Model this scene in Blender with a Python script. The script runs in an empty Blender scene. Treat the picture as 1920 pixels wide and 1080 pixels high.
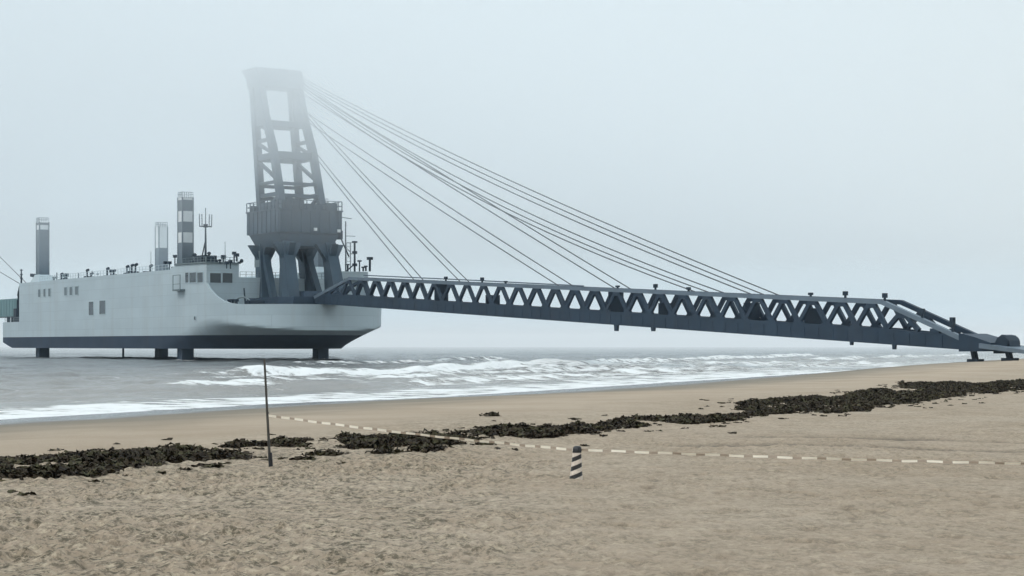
import bpy, bmesh, math, random
import numpy as np
from mathutils import Vector, Matrix

random.seed(7)
RNG = np.random.default_rng(11)
SC = bpy.context.scene
COL = SC.collection
R = math.radians

# ------------------------------------------------------------------ camera, sky, sun, exposure
EYE = 3.4                                   # camera height above the water, metres
FOCAL = 3401.0                              # focal length in photo pixels (1920 wide)
cam_data = bpy.data.cameras.new('camera')
cam_data.sensor_width = 36.0
cam_data.lens = 36.0 * FOCAL / 1920.0
cam_data.shift_y = 106.0 / 1920.0           # level camera, horizon at row 646
cam_data.clip_start = 0.1
cam_data.clip_end = 20000.0
cam = bpy.data.objects.new('camera', cam_data)
COL.objects.link(cam)
cam.location = (0, 0, EYE)
cam.rotation_euler = (R(90), 0, 0)
SC.camera = cam

SUN_ELEV, SUN_AZ = R(50), R(-125)           # azimuth measured from +Y towards +X
world = bpy.data.worlds.new("World")
SC.world = world
world.use_nodes = True
wt = world.node_tree
for n in list(wt.nodes): wt.nodes.remove(n)
sky = wt.nodes.new('ShaderNodeTexSky')
sky.sky_type = 'NISHITA'
sky.sun_disc = False
sky.sun_elevation = SUN_ELEV
sky.sun_rotation = SUN_AZ
sky.air_density = 1.0
sky.dust_density = 3.0
sky.ozone_density = 1.0
cloud = wt.nodes.new('ShaderNodeMixRGB')    # an even overcast laid over the clear sky
cloud.inputs[0].default_value = 0.85
cloud.inputs[2].default_value = (7.9, 9.3, 10.0, 1)
wtc = wt.nodes.new('ShaderNodeTexCoord')    # overcast is brighter overhead than at the horizon
wsep = wt.nodes.new('ShaderNodeSeparateXYZ'); wt.links.new(wtc.outputs['Generated'], wsep.inputs[0])
wmr = wt.nodes.new('ShaderNodeMapRange'); wt.links.new(wsep.outputs['Z'], wmr.inputs[0])
wmr.inputs[1].default_value = 0.0; wmr.inputs[2].default_value = 1.0; wmr.inputs[3].default_value = .78; wmr.inputs[4].default_value = 1.34
wmul = wt.nodes.new('ShaderNodeVectorMath'); wmul.operation = 'SCALE'
bg = wt.nodes.new('ShaderNodeBackground')
bg.inputs['Strength'].default_value = 0.1
wo = wt.nodes.new('ShaderNodeOutputWorld')
wt.links.new(sky.outputs[0], cloud.inputs[1])
wt.links.new(cloud.outputs[0], wmul.inputs[0]); wt.links.new(wmr.outputs[0], wmul.inputs['Scale'])
wt.links.new(wmul.outputs[0], bg.inputs['Color'])
wt.links.new(bg.outputs[0], wo.inputs[0])

sun_data = bpy.data.lights.new('sun', 'SUN')
sun_data.energy = 1.5
sun_data.angle = R(20)
sun_data.color = (1.0, 0.97, 0.93)
sun = bpy.data.objects.new('sun', sun_data)
COL.objects.link(sun)
sd = Vector((math.sin(SUN_AZ) * math.cos(SUN_ELEV), math.cos(SUN_AZ) * math.cos(SUN_ELEV), math.sin(SUN_ELEV)))
sun.rotation_euler = (-sd).to_track_quat('-Z', 'Y').to_euler()
sun.location = sd * 300

SC.view_settings.view_transform = 'Standard'
SC.view_settings.look = 'None'
SC.view_settings.exposure = 0.27
SC.view_settings.gamma = 1.0
SC.render.engine = 'CYCLES'
SC.cycles.volume_bounces = 3
SC.cycles.max_bounces = 8
SC.cycles.use_denoising = True

# ------------------------------------------------------------------ geometry of the place
# ship frame: origin at the near forward leg, x towards the bow, y towards the far side
DN = EYE * FOCAL / 29.5
ORG = np.array([-612 / FOCAL * DN, DN])
AX = np.array([.544, -.839]); AX /= np.hypot(*AX)
AY = np.array([-AX[1], AX[0]])
SHIP_ROT = math.atan2(AX[1], AX[0])
def ship_world(u, v, z=0.0):
    p = ORG + u * AX + v * AY
    return Vector((p[0], p[1], z))
def ship_u(px, v):                          # where a line of sight meets the fore-and-aft plane y = v
    k = (px - 960) / FOCAL; p = ORG + v * AY
    return (k * p[1] - p[0]) / (AX[0] - k * AX[1])
def height(u, v, row):
    p = ORG + u * AX + v * AY
    return EYE - (row - 646) / FOCAL * p[1]
# shore frame: a runs along the waterline, o points out to sea
TA = np.array([.387, .922]); TA /= np.hypot(*TA)
TO = np.array([-TA[1], TA[0]])
S0 = np.array([-6.7, 113.0])
def sight(px, row, z):
    d = (EYE - z) * FOCAL / (row - 646.0)
    return (px - 960) / FOCAL * d, d

def hash2(ix, iy, seed):
    h = (ix.astype(np.int64) * 374761393 + iy.astype(np.int64) * 668265263 + seed * 982451653) & 0x7fffffff
    h = ((h ^ (h >> 13)) * 1274126177) & 0x7fffffff
    h = (h ^ (h >> 16)) & 0x7fffffff
    return h / float(0x7fffffff)
def vnoise(x, y, seed=0):
    x = np.asarray(x, float); y = np.asarray(y, float)
    ix = np.floor(x); iy = np.floor(y)
    fx = x - ix; fy = y - iy
    fx = fx * fx * fx * (fx * (fx * 6 - 15) + 10); fy = fy * fy * fy * (fy * (fy * 6 - 15) + 10)
    a = hash2(ix, iy, seed); b = hash2(ix + 1, iy, seed); c = hash2(ix, iy + 1, seed); d = hash2(ix + 1, iy + 1, seed)
    return (a + (b - a) * fx) * (1 - fy) + (c + (d - c) * fx) * fy
def fbm(x, y, seed=0, octaves=4):
    t = 0; amp = 1; tot = 0
    for k in range(octaves):
        t = t + amp * vnoise(x * 2 ** k + 17.3 * k, y * 2 ** k - 9.1 * k, seed + k); tot += amp; amp *= .5
    return t / tot
def smooth(e0, e1, x):
    t = np.clip((x - e0) / (e1 - e0), 0, 1)
    return t * t * (3 - 2 * t)

# ------------------------------------------------------------------ materials
def new_mat(name):
    m = bpy.data.materials.new(name); m.use_nodes = True
    return m, m.node_tree, m.node_tree.nodes['Principled BSDF']
def painted(name, col, rough=.55, var=.12, scale=.25, streak=.0, streak_col=(.16, .11, .08), metallic=0.0, spec=.5, seams=False):
    m, t, b = new_mat(name)
    tc = t.nodes.new('ShaderNodeTexCoord')
    no = t.nodes.new('ShaderNodeTexNoise'); no.inputs['Scale'].default_value = scale; no.inputs['Detail'].default_value = 6
    t.links.new(tc.outputs['Object'], no.inputs['Vector'])
    ra = t.nodes.new('ShaderNodeValToRGB')
    ra.color_ramp.elements[0].position = .3; ra.color_ramp.elements[1].position = .7
    ra.color_ramp.elements[0].color = (*[c * (1 - var) for c in col], 1)
    ra.color_ramp.elements[1].color = (*[min(1, c * (1 + var)) for c in col], 1)
    t.links.new(no.outputs['Fac'], ra.inputs['Fac'])
    out = ra.outputs['Color']
    if streak > 0:                          # rust and dirt that has run down the plates
        mp = t.nodes.new('ShaderNodeMapping'); mp.inputs['Scale'].default_value = (.55, .55, .035)
        t.links.new(tc.outputs['Object'], mp.inputs['Vector'])
        n2 = t.nodes.new('ShaderNodeTexNoise'); n2.inputs['Scale'].default_value = 1.0; n2.inputs['Detail'].default_value = 5
        t.links.new(mp.outputs['Vector'], n2.inputs['Vector'])
        r2 = t.nodes.new('ShaderNodeValToRGB')
        r2.color_ramp.elements[0].position = .52; r2.color_ramp.elements[0].color = (0, 0, 0, 1)
        r2.color_ramp.elements[1].position = .8; r2.color_ramp.elements[1].color = (streak, streak, streak, 1)
        t.links.new(n2.outputs['Fac'], r2.inputs['Fac'])
        mx = t.nodes.new('ShaderNodeMixRGB'); mx.inputs[2].default_value = (*streak_col, 1)
        t.links.new(r2.outputs['Color'], mx.inputs[0]); t.links.new(out, mx.inputs[1])
        out = mx.outputs['Color']
    if seams:                               # welded plates, each a shade of its own
        sp_ = t.nodes.new('ShaderNodeSeparateXYZ'); t.links.new(tc.outputs['Object'], sp_.inputs[0])
        cb = t.nodes.new('ShaderNodeCombineXYZ'); t.links.new(sp_.outputs['X'], cb.inputs[0]); t.links.new(sp_.outputs['Z'], cb.inputs[1])
        bk = t.nodes.new('ShaderNodeTexBrick'); t.links.new(cb.outputs[0], bk.inputs['Vector'])
        bk.inputs['Scale'].default_value = 1.0; bk.inputs['Brick Width'].default_value = 8.2; bk.inputs['Row Height'].default_value = 2.35; bk.inputs['Mortar Size'].default_value = .035
        bk.inputs['Color1'].default_value = (1, 1, 1, 1); bk.inputs['Color2'].default_value = (.93, .94, .95, 1); bk.inputs['Mortar'].default_value = (.78, .79, .8, 1)
        m3 = t.nodes.new('ShaderNodeMixRGB'); m3.blend_type = 'MULTIPLY'; m3.inputs[0].default_value = 1
        t.links.new(out, m3.inputs[1]); t.links.new(bk.outputs['Color'], m3.inputs[2]); out = m3.outputs['Color']
    t.links.new(out, b.inputs['Base Color'])
    b.inputs['Roughness'].default_value = rough
    b.inputs['Metallic'].default_value = metallic
    b.inputs['Specular IOR Level'].default_value = spec
    return m

M = {
    'hull': painted('hull_grey_paint', (.45, .525, .555), .5, .05, .12, .3, (.35, .35, .33), seams=True),
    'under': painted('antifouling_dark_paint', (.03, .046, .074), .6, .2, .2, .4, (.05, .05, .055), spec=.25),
    'deck': painted('deck_paint', (.16, .2, .21), .7),
    'tower': painted('tower_steel_paint', (.05, .078, .105), .5, .12, .3, .3, (.07, .065, .06), spec=.3),
    'bridge': painted('bridge_steel_paint', (.02, .036, .058), .5, .15, .3, .3, (.04, .035, .033), spec=.25),
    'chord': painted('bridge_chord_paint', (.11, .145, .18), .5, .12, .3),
    'dark': painted('dark_fitting_paint', (.018, .03, .045), .5, spec=.25),
    'cable': painted('steel_rope', (.075, .08, .09), .5),
    'legdark': painted('leg_dark_steel', (.022, .038, .06), .55, .15, .3, .4, (.05, .042, .04), spec=.25),
    'leggrey': painted('leg_grey_paint', (.13, .165, .195), .5, .1, .3),
    'legwhite': painted('leg_white_paint', (.74, .76, .76), .5, .08, .3),
    'glass': painted('dark_window_glass', (.03, .045, .055), .08, .1, .5),
    'vent': painted('vent_louvre_paint', (.13, .165, .18), .5),
    'lamp': painted('lamp_white_housing', (.75, .77, .77), .3),
    'teal': painted('teal_grey_paint', (.14, .24, .25), .5, .1, .2),
    'pole': painted('weathered_pole', (.055, .05, .042), .7, .35, 6),
    'rubber': painted('black_rubber', (.012, .012, .014), .5, .2, 8),
    'conewhite': painted('scuffed_pinkish_white', (.62, .52, .47), .5, .1, 9),
    'tapewhite': painted('tape_white', (.76, .68, .56), .5, .05, 5),
    'tapered': painted('tape_faded_red', (.33, .255, .19), .6, .12, 5),
}

# ------------------------------------------------------------------ mesh helpers
class MB:
    def __init__(self): self.v = []; self.f = []; self.m = []
    def add(self, vs, fs, mi=0):
        k = len(self.v); self.v += [tuple(p) for p in vs]
        self.f += [tuple(i + k for i in f) for f in fs]; self.m += [mi] * len(fs)
        return self
    def box(self, x0, x1, y0, y1, z0, z1, mi=0):
        return self.hexa([(x0, y0, z0), (x1, y0, z0), (x1, y1, z0), (x0, y1, z0), (x0, y0, z1), (x1, y0, z1), (x1, y1, z1), (x0, y1, z1)], mi)
    def hexa(self, p, mi=0):
        return self.add(p, [(3, 2, 1, 0), (4, 5, 6, 7), (0, 1, 5, 4), (1, 2, 6, 5), (2, 3, 7, 6), (3, 0, 4, 7)], mi)
    def bar(self, a, b, w, h=None, w2=None, h2=None, mi=0, side=None):
        a = Vector(a); b = Vector(b); h = h or w; w2 = w2 or w; h2 = h2 or h
        d = (b - a).normalized()
        s = Vector(side) if side else (Vector((0, 1, 0)) if abs(d.y) < .9 else Vector((1, 0, 0)))
        s = (s - d * s.dot(d)).normalized(); n = d.cross(s)
        P = [a - s * w / 2 - n * h / 2, a + s * w / 2 - n * h / 2, a + s * w / 2 + n * h / 2, a - s * w / 2 + n * h / 2,
             b - s * w2 / 2 - n * h2 / 2, b + s * w2 / 2 - n * h2 / 2, b + s * w2 / 2 + n * h2 / 2, b - s * w2 / 2 + n * h2 / 2]
        return self.hexa(P, mi)
    def tube(self, pts, r, n=8, mi=0, r2=None):
        pts = [Vector(p) for p in pts]; rings = []
        k = len(pts)
        for i, p in enumerate(pts):
            d = (pts[min(i + 1, k - 1)] - pts[max(i - 1, 0)]).normalized()
            s = d.orthogonal().normalized() if abs(d.z) > .95 else d.cross(Vector((0, 0, 1))).normalized()
            q = d.cross(s)
            rr = r if r2 is None else r + (r2 - r) * i / max(1, k - 1)
            rings.append([p + (s * math.cos(2 * math.pi * j / n) + q * math.sin(2 * math.pi * j / n)) * rr for j in range(n)])
        vs = [p for ring in rings for p in ring]; fs = []
        for i in range(k - 1):
            for j in range(n):
                fs.append((i * n + j, i * n + (j + 1) % n, (i + 1) * n + (j + 1) % n, (i + 1) * n + j))
        fs.append(tuple(range(n - 1, -1, -1))); fs.append(tuple((k - 1) * n + j for j in range(n)))
        return self.add(vs, fs, mi)
    def prism(self, poly, y0, y1, mi=0):    # polygon in x,z pushed along y
        n = len(poly)
        vs = [(x, y0, z) for x, z in poly] + [(x, y1, z) for x, z in poly]
        fs = [tuple(range(n)), tuple(range(2 * n - 1, n - 1, -1))] + [((i + 1) % n, i, n + i, n + (i + 1) % n) for i in range(n)]
        return self.add(vs, fs, mi)
    def ball(self, c, r, mi=0, n=8, sz=1.0):
        c = Vector(c)
        rings = [[c + Vector((r * math.sin(math.pi * i / n) * math.cos(2 * math.pi * j / n), r * math.sin(math.pi * i / n) * math.sin(2 * math.pi * j / n), r * sz * math.cos(math.pi * i / n))) for j in range(n)] for i in range(1, n)]
        vs = [p for g in rings for p in g] + [c + Vector((0, 0, r * sz)), c - Vector((0, 0, r * sz))]
        t, b = len(vs) - 2, len(vs) - 1; fs = []
        for i in range(n - 2):
            for j in range(n): fs.append((i * n + j, (i + 1) * n + j, (i + 1) * n + (j + 1) % n, i * n + (j + 1) % n))
        for j in range(n):
            fs.append((t, j, (j + 1) % n)); fs.append((b, (n - 2) * n + (j + 1) % n, (n - 2) * n + j))
        return self.add(vs, fs, mi)
    def build(self, name, mats, parent=None, off=(0, 0, 0), smooth_angle=None):
        me = bpy.data.meshes.new(name)
        off = Vector(off)
        me.from_pydata([Vector(p) - off for p in self.v], [], self.f)
        mats = mats if isinstance(mats, (list, tuple)) else [mats]
        for m in mats: me.materials.append(m)
        me.polygons.foreach_set('material_index', self.m)
        bm = bmesh.new(); bm.from_mesh(me); bmesh.ops.recalc_face_normals(bm, faces=bm.faces); bm.to_mesh(me); bm.free()
        if smooth_angle:
            me.shade_smooth()
            try: me.set_sharp_from_angle(angle=R(smooth_angle))
            except Exception: pass
        me.update()
        o = bpy.data.objects.new(name, me); COL.objects.link(o)
        if parent is not None: o.parent = parent
        return o
def tag(o, label=None, cat=None, group=None, kind=None):
    if label: o['label'] = label
    if cat: o['category'] = cat
    if group: o['group'] = group
    if kind: o['kind'] = kind
    return o
def empty(name, loc, rz, label, cat, group=None):
    o = bpy.data.objects.new(name, None); COL.objects.link(o)
    o.location = loc; o.rotation_euler = (0, 0, rz); o.empty_display_size = 1
    return tag(o, label, cat, group)
def grid_object(name, X, Y, Z, mat, attrs=None, shade=True):
    ny, nx = X.shape
    me = bpy.data.meshes.new(name)
    co = np.stack([X, Y, Z], -1).reshape(-1, 3).astype(np.float32)
    idx = np.arange(nx * ny).reshape(ny, nx)
    q = np.stack([idx[:-1, :-1], idx[:-1, 1:], idx[1:, 1:], idx[1:, :-1]], -1).reshape(-1, 4)
    me.vertices.add(len(co)); me.vertices.foreach_set('co', co.ravel())
    me.loops.add(q.size); me.loops.foreach_set('vertex_index', q.ravel().astype(np.int32))
    me.polygons.add(len(q)); me.polygons.foreach_set('loop_start', (np.arange(len(q)) * 4).astype(np.int32))
    me.polygons.foreach_set('loop_total', np.full(len(q), 4, np.int32))
    me.update(calc_edges=True); me.validate()
    for k, a in (attrs or {}).items():
        at = me.attributes.new(k, 'FLOAT', 'POINT'); at.data.foreach_set('value', a.ravel().astype(np.float32))
    me.materials.append(mat)
    if shade: me.shade_smooth()
    o = bpy.data.objects.new(name, me); COL.objects.link(o)
    return o

# ------------------------------------------------------------------ beach
def beach_height(x, y):
    a = (x - S0[0]) * TA[0] + (y - S0[1]) * TA[1]
    s = -((x - S0[0]) * TO[0] + (y - S0[1]) * TO[1]) + 3.0 * smooth(3, -13, a) + 1.0 * (fbm(a / 23.0, a * 0 + 3.3, 5, 2) - .5)
    z = np.where(s < 0, s * .035, 1.0 * smooth(-16, 30, s) * 2 - 2 * smooth(-16, 30, 0 * s))
    base = 1.0 * smooth(-16, 30, 0 * s)
    z = np.where(s < 0, s * .035, (smooth(-16, 30, s) - base) / (1 - base))
    z = z + .6 * smooth(130, 215, y) * smooth(3, 14, s)
    z = z + .75 * smooth(15, 2, y) * smooth(10, 30, s)
    return np.maximum(z, -6.0), s, a
def axis(parts):
    out = []
    for a, b, st in parts: out.append(np.arange(a, b, st))
    return np.concatenate(out)
def spread(start, stop, step0, grow):
    out = [start]; st = step0
    while out[-1] < stop: out.append(out[-1] + st); st *= grow
    return np.array(out)
xr = spread(12.0, 2300, .07, 1.09); xl = -spread(12.0, 2300, .07, 1.09)[::-1]
gx = np.concatenate([xl, np.arange(-11.95, 11.97, .04), xr])
gy = np.concatenate([-spread(0, 2300, 1, 1.3)[::-1], np.arange(1, 17, .5), np.arange(17, 48, .075), spread(48.05, 2300, .12, 1.025)])
GX, GY = np.meshgrid(gx, gy)
GZ, GS, GA = beach_height(GX, GY)
dry = smooth(14, 26, GS)
near = smooth(75, 45, GY)
rough_zone = .45 + .55 * smooth(1.5, -2.0, GX + 1.5 * (fbm(GX / 3, GY / 5, 77, 2) - .5))
n1 = fbm(GX / .2, GY / .34, 1, 3) - .5
n2 = fbm(GX / .16, GY / .2, 21, 2) - .5
n3 = fbm(GX / 3.5, GY / 3.5, 31, 3) - .5
dents = np.zeros_like(GX)                   # trampled footprints
for k in range(800):
    cx = RNG.uniform(-9, 9); cy = RNG.uniform(17.5, 46)
    if cx < 0 and RNG.random() < .25: continue
    ln = RNG.uniform(.16, .27); wd = RNG.uniform(.07, .12); an = RNG.uniform(0, 6.28); deep = 1.0
    if k >= 650:                            # deeper, lonelier prints on the smoother side
        cx = RNG.uniform(.6, 11.5); cy = RNG.uniform(17.5, 40); ln = RNG.uniform(.18, .30); wd = RNG.uniform(.10, .15); deep = 2.3
    i0, i1 = np.searchsorted(gx, [cx - .5, cx + .5]); j0, j1 = np.searchsorted(gy, [cy - .5, cy + .5])
    dx = GX[j0:j1, i0:i1] - cx; dy = GY[j0:j1, i0:i1] - cy
    p = dx * math.cos(an) + dy * math.sin(an); q = -dx * math.sin(an) + dy * math.cos(an)
    r2 = (p / ln) ** 2 + (q / wd) ** 2
    dents[j0:j1, i0:i1] += deep * RNG.uniform(.02, .045) * (np.exp(-r2) - .35 * np.exp(-r2 / 3.0))
def track(pts, w, depth):
    t = np.interp(GX, [p[0] for p in pts], [p[1] for p in pts]) + .12 * (vnoise(GX / 1.3, GX * 0, 91) - .5)
    g = np.exp(-((GY - t) / w) ** 2) * (GX > pts[0][0] - .5) * smooth(pts[0][0] - .5, pts[0][0] + 1.5, GX)
    return depth * g
tr = track([sight(1250, 833, 1.0), sight(1480, 833, 1.0), sight(1700, 838, 1.0), sight(1930, 846, 1.0), (20, 40)], .5, .11) \
   + track([sight(1380, 818, 1.0), sight(1730, 822, 1.0), sight(1930, 829, 1.0), (22, 43)], .42, .09)
tread = smooth(25.5, 34, GS)
GZ = GZ + (.12 + .88 * tread) * dry * near * (rough_zone * (.5 + 1.1 * smooth(.35, .65, fbm(GX / 2.6, GY / 4.5, 88, 3))) * (.095 * n1 + .07 * n2) - 1.6 * dents - 1.3 * tr) + dry * .10 * n3 + .03 * (1 - dry) * (fbm(GX / 6, GY / 6, 41, 3) - .5)
tramp = smooth(25.5, 34, GS + 3 * (fbm(GX / 2.5, GY / 5, 55, 3) - .5))
hollow_shade = tread * np.clip(dents / .06, 0, 1) * 1.0 + np.clip(tr / .09, 0, 1) * 1.5  # shade in footprints and tyre tracks, put into the sand colour

m, t, b = new_mat('beach_sand')
at = t.nodes.new('ShaderNodeAttribute'); at.attribute_name = 'inland'
hs = t.nodes.new('ShaderNodeAttribute'); hs.attribute_name = 'hollow_shade'
rg = t.nodes.new('ShaderNodeAttribute'); rg.attribute_name = 'trampled'
tc = t.nodes.new('ShaderNodeTexCoord')
def noise(scale, detail, tree=t, vec=None, rough=.5):
    n = tree.nodes.new('ShaderNodeTexNoise'); n.inputs['Scale'].default_value = scale; n.inputs['Detail'].default_value = detail; n.inputs['Roughness'].default_value = rough
    tree.links.new(vec or tc.outputs['Object'], n.inputs['Vector']); return n
def ramp(tree, src, stops):
    r = tree.nodes.new('ShaderNodeValToRGB'); e = r.color_ramp.elements
    e[0].position, e[0].color = stops[0][0], (*stops[0][1], 1); e[1].position, e[1].color = stops[-1][0], (*stops[-1][1], 1)
    for p, c in stops[1:-1]: x = e.new(p); x.color = (*c, 1)
    tree.links.new(src, r.inputs['Fac']); return r
def mix(tree, fac, c1, c2, mode='MIX'):
    x = tree.nodes.new('ShaderNodeMixRGB'); x.blend_type = mode
    for s, i in ((fac, 0), (c1, 1), (c2, 2)):
        if hasattr(s, 'is_linked') or hasattr(s, 'links'): tree.links.new(s, x.inputs[i])
        else: x.inputs[i].default_value = s if i == 0 else (*s, 1)
    return x.outputs['Color']
def math_node(tree, op, a, bb, clamp=False):
    x = tree.nodes.new('ShaderNodeMath'); x.operation = op; x.use_clamp = clamp
    for s, i in ((a, 0), (bb, 1)):
        if hasattr(s, 'links'): tree.links.new(s, x.inputs[i])
        else: x.inputs[i].default_value = s
    return x.outputs[0]
def map_range(tree, src, a, bb, c, d):
    x = tree.nodes.new('ShaderNodeMapRange'); x.interpolation_type = 'SMOOTHSTEP'
    x.inputs[1].default_value = a; x.inputs[2].default_value = bb; x.inputs[3].default_value = c; x.inputs[4].default_value = d
    tree.links.new(src, x.inputs[0]); return x.outputs[0]
big = noise(.22, 5); mid = noise(1.1, 6, rough=.65); smap = t.nodes.new('ShaderNodeMapping'); smap.inputs['Scale'].default_value = (1, .7, 1); t.links.new(tc.outputs['Object'], smap.inputs['Vector'])
fine = noise(9.5, 6, t, smap.outputs['Vector'], .75); grit = noise(7.5, 5, t, smap.outputs['Vector'], .72)
dryc = ramp(t, big.outputs['Fac'], [(.3, (.365, .276, .193)), (.5, (.40, .308, .222)), (.7, (.435, .342, .252))])
col = dryc.outputs['Color']
litter = ramp(t, mid.outputs['Fac'], [(.42, (0, 0, 0)), (.72, (1, 1, 1))])
col = mix(t, math_node(t, 'MULTIPLY', litter.outputs['Color'], math_node(t, 'ADD', math_node(t, 'MULTIPLY', rg.outputs['Fac'], .45), .1)), col, (.2, .16, .098))
speck = ramp(t, fine.outputs['Fac'], [(.47, (0, 0, 0)), (.56, (1, 1, 1))])
col = mix(t, math_node(t, 'MULTIPLY', math_node(t, 'MULTIPLY', speck.outputs['Color'], map_range(t, mid.outputs['Fac'], .3, .62, .35, 1.0)), math_node(t, 'MULTIPLY', rg.outputs['Fac'], 1.0), True), col, (.085, .067, .04))
pale = ramp(t, grit.outputs['Fac'], [(.52, (0, 0, 0)), (.64, (1, 1, 1))])
col = mix(t, math_node(t, 'MULTIPLY', pale.outputs['Color'], math_node(t, 'ADD', math_node(t, 'MULTIPLY', rg.outputs['Fac'], .6), .12)), col, (.56, .455, .325))
col = mix(t, math_node(t, 'MULTIPLY', hs.outputs['Fac'], .8), col, (.12, .096, .072))  # painted shade darkens the prints and tracks
wob = math_node(t, 'MULTIPLY', math_node(t, 'SUBTRACT', big.outputs['Fac'], .5), 9.0)
inl = math_node(t, 'ADD', at.outputs['Fac'], wob)
damp_sand = map_range(t, inl, 12.0, 24.0, 1.0, 0.0)
col = mix(t, damp_sand, col, (.215, .18, .135))
wet = map_range(t, inl, 6.0, 13.0, 1.0, 0.0)
col = mix(t, wet, col, (.1, .095, .09))
t.links.new(col, b.inputs['Base Color'])
t.links.new(math_node(t, 'SUBTRACT', .95, math_node(t, 'MULTIPLY', wet, .7)), b.inputs['Roughness'])
bp = t.nodes.new('ShaderNodeBump'); bp.inputs['Distance'].default_value = .12
t.links.new(math_node(t, 'SUBTRACT', .7, math_node(t, 'MULTIPLY', wet, .65)), bp.inputs['Strength'])
t.links.new(math_node(t, 'ADD', fine.outputs['Fac'], mid.outputs['Fac']), bp.inputs['Height'])
t.links.new(bp.outputs['Normal'], b.inputs['Normal'])
beach = grid_object('beach', GX, GY, GZ, m, {'inland': GS, 'hollow_shade': hollow_shade, 'trampled': rough_zone * tramp})
tag(beach, 'trampled tan sand running down to the wet edge of the sea', 'beach', kind='structure')
_zg = GZ
def sand_z(x, y):
    i = int(np.clip(np.searchsorted(gx, x), 1, len(gx) - 1)); j = int(np.clip(np.searchsorted(gy, y), 1, len(gy) - 1))
    return float(_zg[j - 1:j + 1, i - 1:i + 1].mean())

# ------------------------------------------------------------------ sea
ga = np.concatenate([-spread(50, 1500, .8, 1.12)[::-1], np.arange(-49.5, 260, .55), spread(260, 2100, .6, 1.035)])
go = np.concatenate([np.arange(-6.0, 90, .4), spread(90, 2200, .5, 1.03)])
A, O = np.meshgrid(ga, go)
SX = S0[0] + A * TA[0] + O * TO[0]; SY = S0[1] + A * TA[1] + O * TO[1]
O = O - 3.0 * smooth(3, -13, A)            # the waterline bends out to sea at this end
env = smooth(0, 20, O)
wob = 10 * (fbm(A / 40, O / 60, 61, 3) - .5)
swell = .16 * np.sin((O + wob) / 2.9) * (.4 + 1.2 * fbm(A / 25, O / 18, 65, 2)) + .12 * np.sin((O + .35 * A + 1.6 * wob) / 4.7 + 1)
chop = .5 * (fbm(A / 4.5, O / 2.4, 71, 4) - .5) + .9 * (fbm(A / 12, O / 5.5, 75, 3) - .5)
far_damp = 1 - .8 * smooth(300, 1500, np.hypot(SX, SY))
SZ = env * (swell + chop) * far_damp
def crest(a_pts, o_pts, width, hgt, a0, a1, soft, seed):
    oc = np.interp(A, a_pts, o_pts) + 3.0 * (fbm(A / 14, A * 0 + seed, seed, 3) - .5)
    e = smooth(a0 - soft, a0 + soft, A) * smooth(a1 + soft, a1 - soft, A)
    x = (O - oc) / width
    ridge = np.where(x < 0, np.exp(-(x / .35) ** 2), np.exp(-(x / 1.3) ** 2)) * e * hgt * (.7 + .6 * fbm(A / 7, A * 0 + 2.2, seed + 5, 2))
    foam = np.where(x < 0, np.exp(-(x / 1.6) ** 2), np.exp(-(x / .55) ** 2)) * e
    return ridge, foam
foam = np.zeros_like(A)
def put(hgt, f, strength):
    global SZ, foam
    SZ = SZ + hgt; foam = np.maximum(foam, f * strength)
# the breaker off the pole, the second one nearer in, and more that fade along the shore
put(*crest([60, 90, 130, 220], [56, 50, 56, 66], 3.6, .6, 70, 190, 3, 3), 1.0)
put(*crest([150, 300, 460], [52, 70, 74], 3.4, .6, 150, 420, 12, 13), .78)
put(*crest([0, 60, 120], [26, 22, 26], 2.6, .25, 13, 30, 2.5, 23), .95)
put(*crest([20, 60, 120, 300], [18, 18, 24, 30], 3.2, .22, 32, 230, 8, 33), .74)
put(*crest([20, 60, 120, 300], [32, 31, 38, 44], 2.6, .25, 55, 150, 8, 43), .68)
put(*crest([60, 120, 300], [92, 95, 100], 4, .5, 160, 250, 10, 53), .6)
put(*crest([100, 300, 900], [42, 40, 44], 2.4, .3, 260, 520, 20, 63), .72)
put(*crest([-60, 0, 60], [44, 46, 48], 3, .22, -60, 52, 10, 83), .0)
put(*crest([-60, 0, 60], [28, 30, 33], 3, .18, -60, 20, 10, 93), .12)
# backwash between breakers and shore, and the swash edge itself
field = smooth(34, 60, A) * smooth(66, 50, O) * smooth(300, 200, A) * .56
foam = np.maximum(foam, field * (.4 + 1.2 * fbm(A / 9, O / 3.2, 101, 4)))
edge = 1.4 * (fbm(A / 7, A * 0, 111, 3) - .5) + 1.0 * (fbm(A / 2.2, A * 0 + 4, 113, 2) - .5)
sw_in = smooth(12.5, 5, O + 6 * (fbm(A / 6, O / 2, 121, 3) - .5)) * (1 - .55 * smooth(90, 200, A))
foam = np.maximum(foam, sw_in * .9 * (.45 + .8 * fbm(A / 4, O / 1.5, 131, 4)))
foam = np.maximum(foam, np.exp(-((O - edge - .7) / 1.0) ** 2) * 1.0)
bz = beach_height(SX, SY)[0]
film = np.clip((O - edge) / 1.0, -1, 1)
SZ = np.where(O < 14, np.maximum(SZ, 0) * smooth(0, 14, O) + .03 * film + .03 * smooth(0, 6, O) + .05 * sw_in * fbm(A / 1.2, O / .8, 141, 3) * smooth(0, 4, O), SZ)
for lu, lv in ((-.3, .1), (-94.5, 0), (-94.5, 32.7), (-.3, 32.7)):   # wash round the legs
    lw = ship_world(lu, lv); foam = np.maximum(foam, .85 * np.exp(-(np.hypot(SX - lw.x, SY - lw.y) / 3.4) ** 4))
foam = foam + .18 * (fbm(A / 2.5, O / 1.1, 151, 4) - .5)

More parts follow.
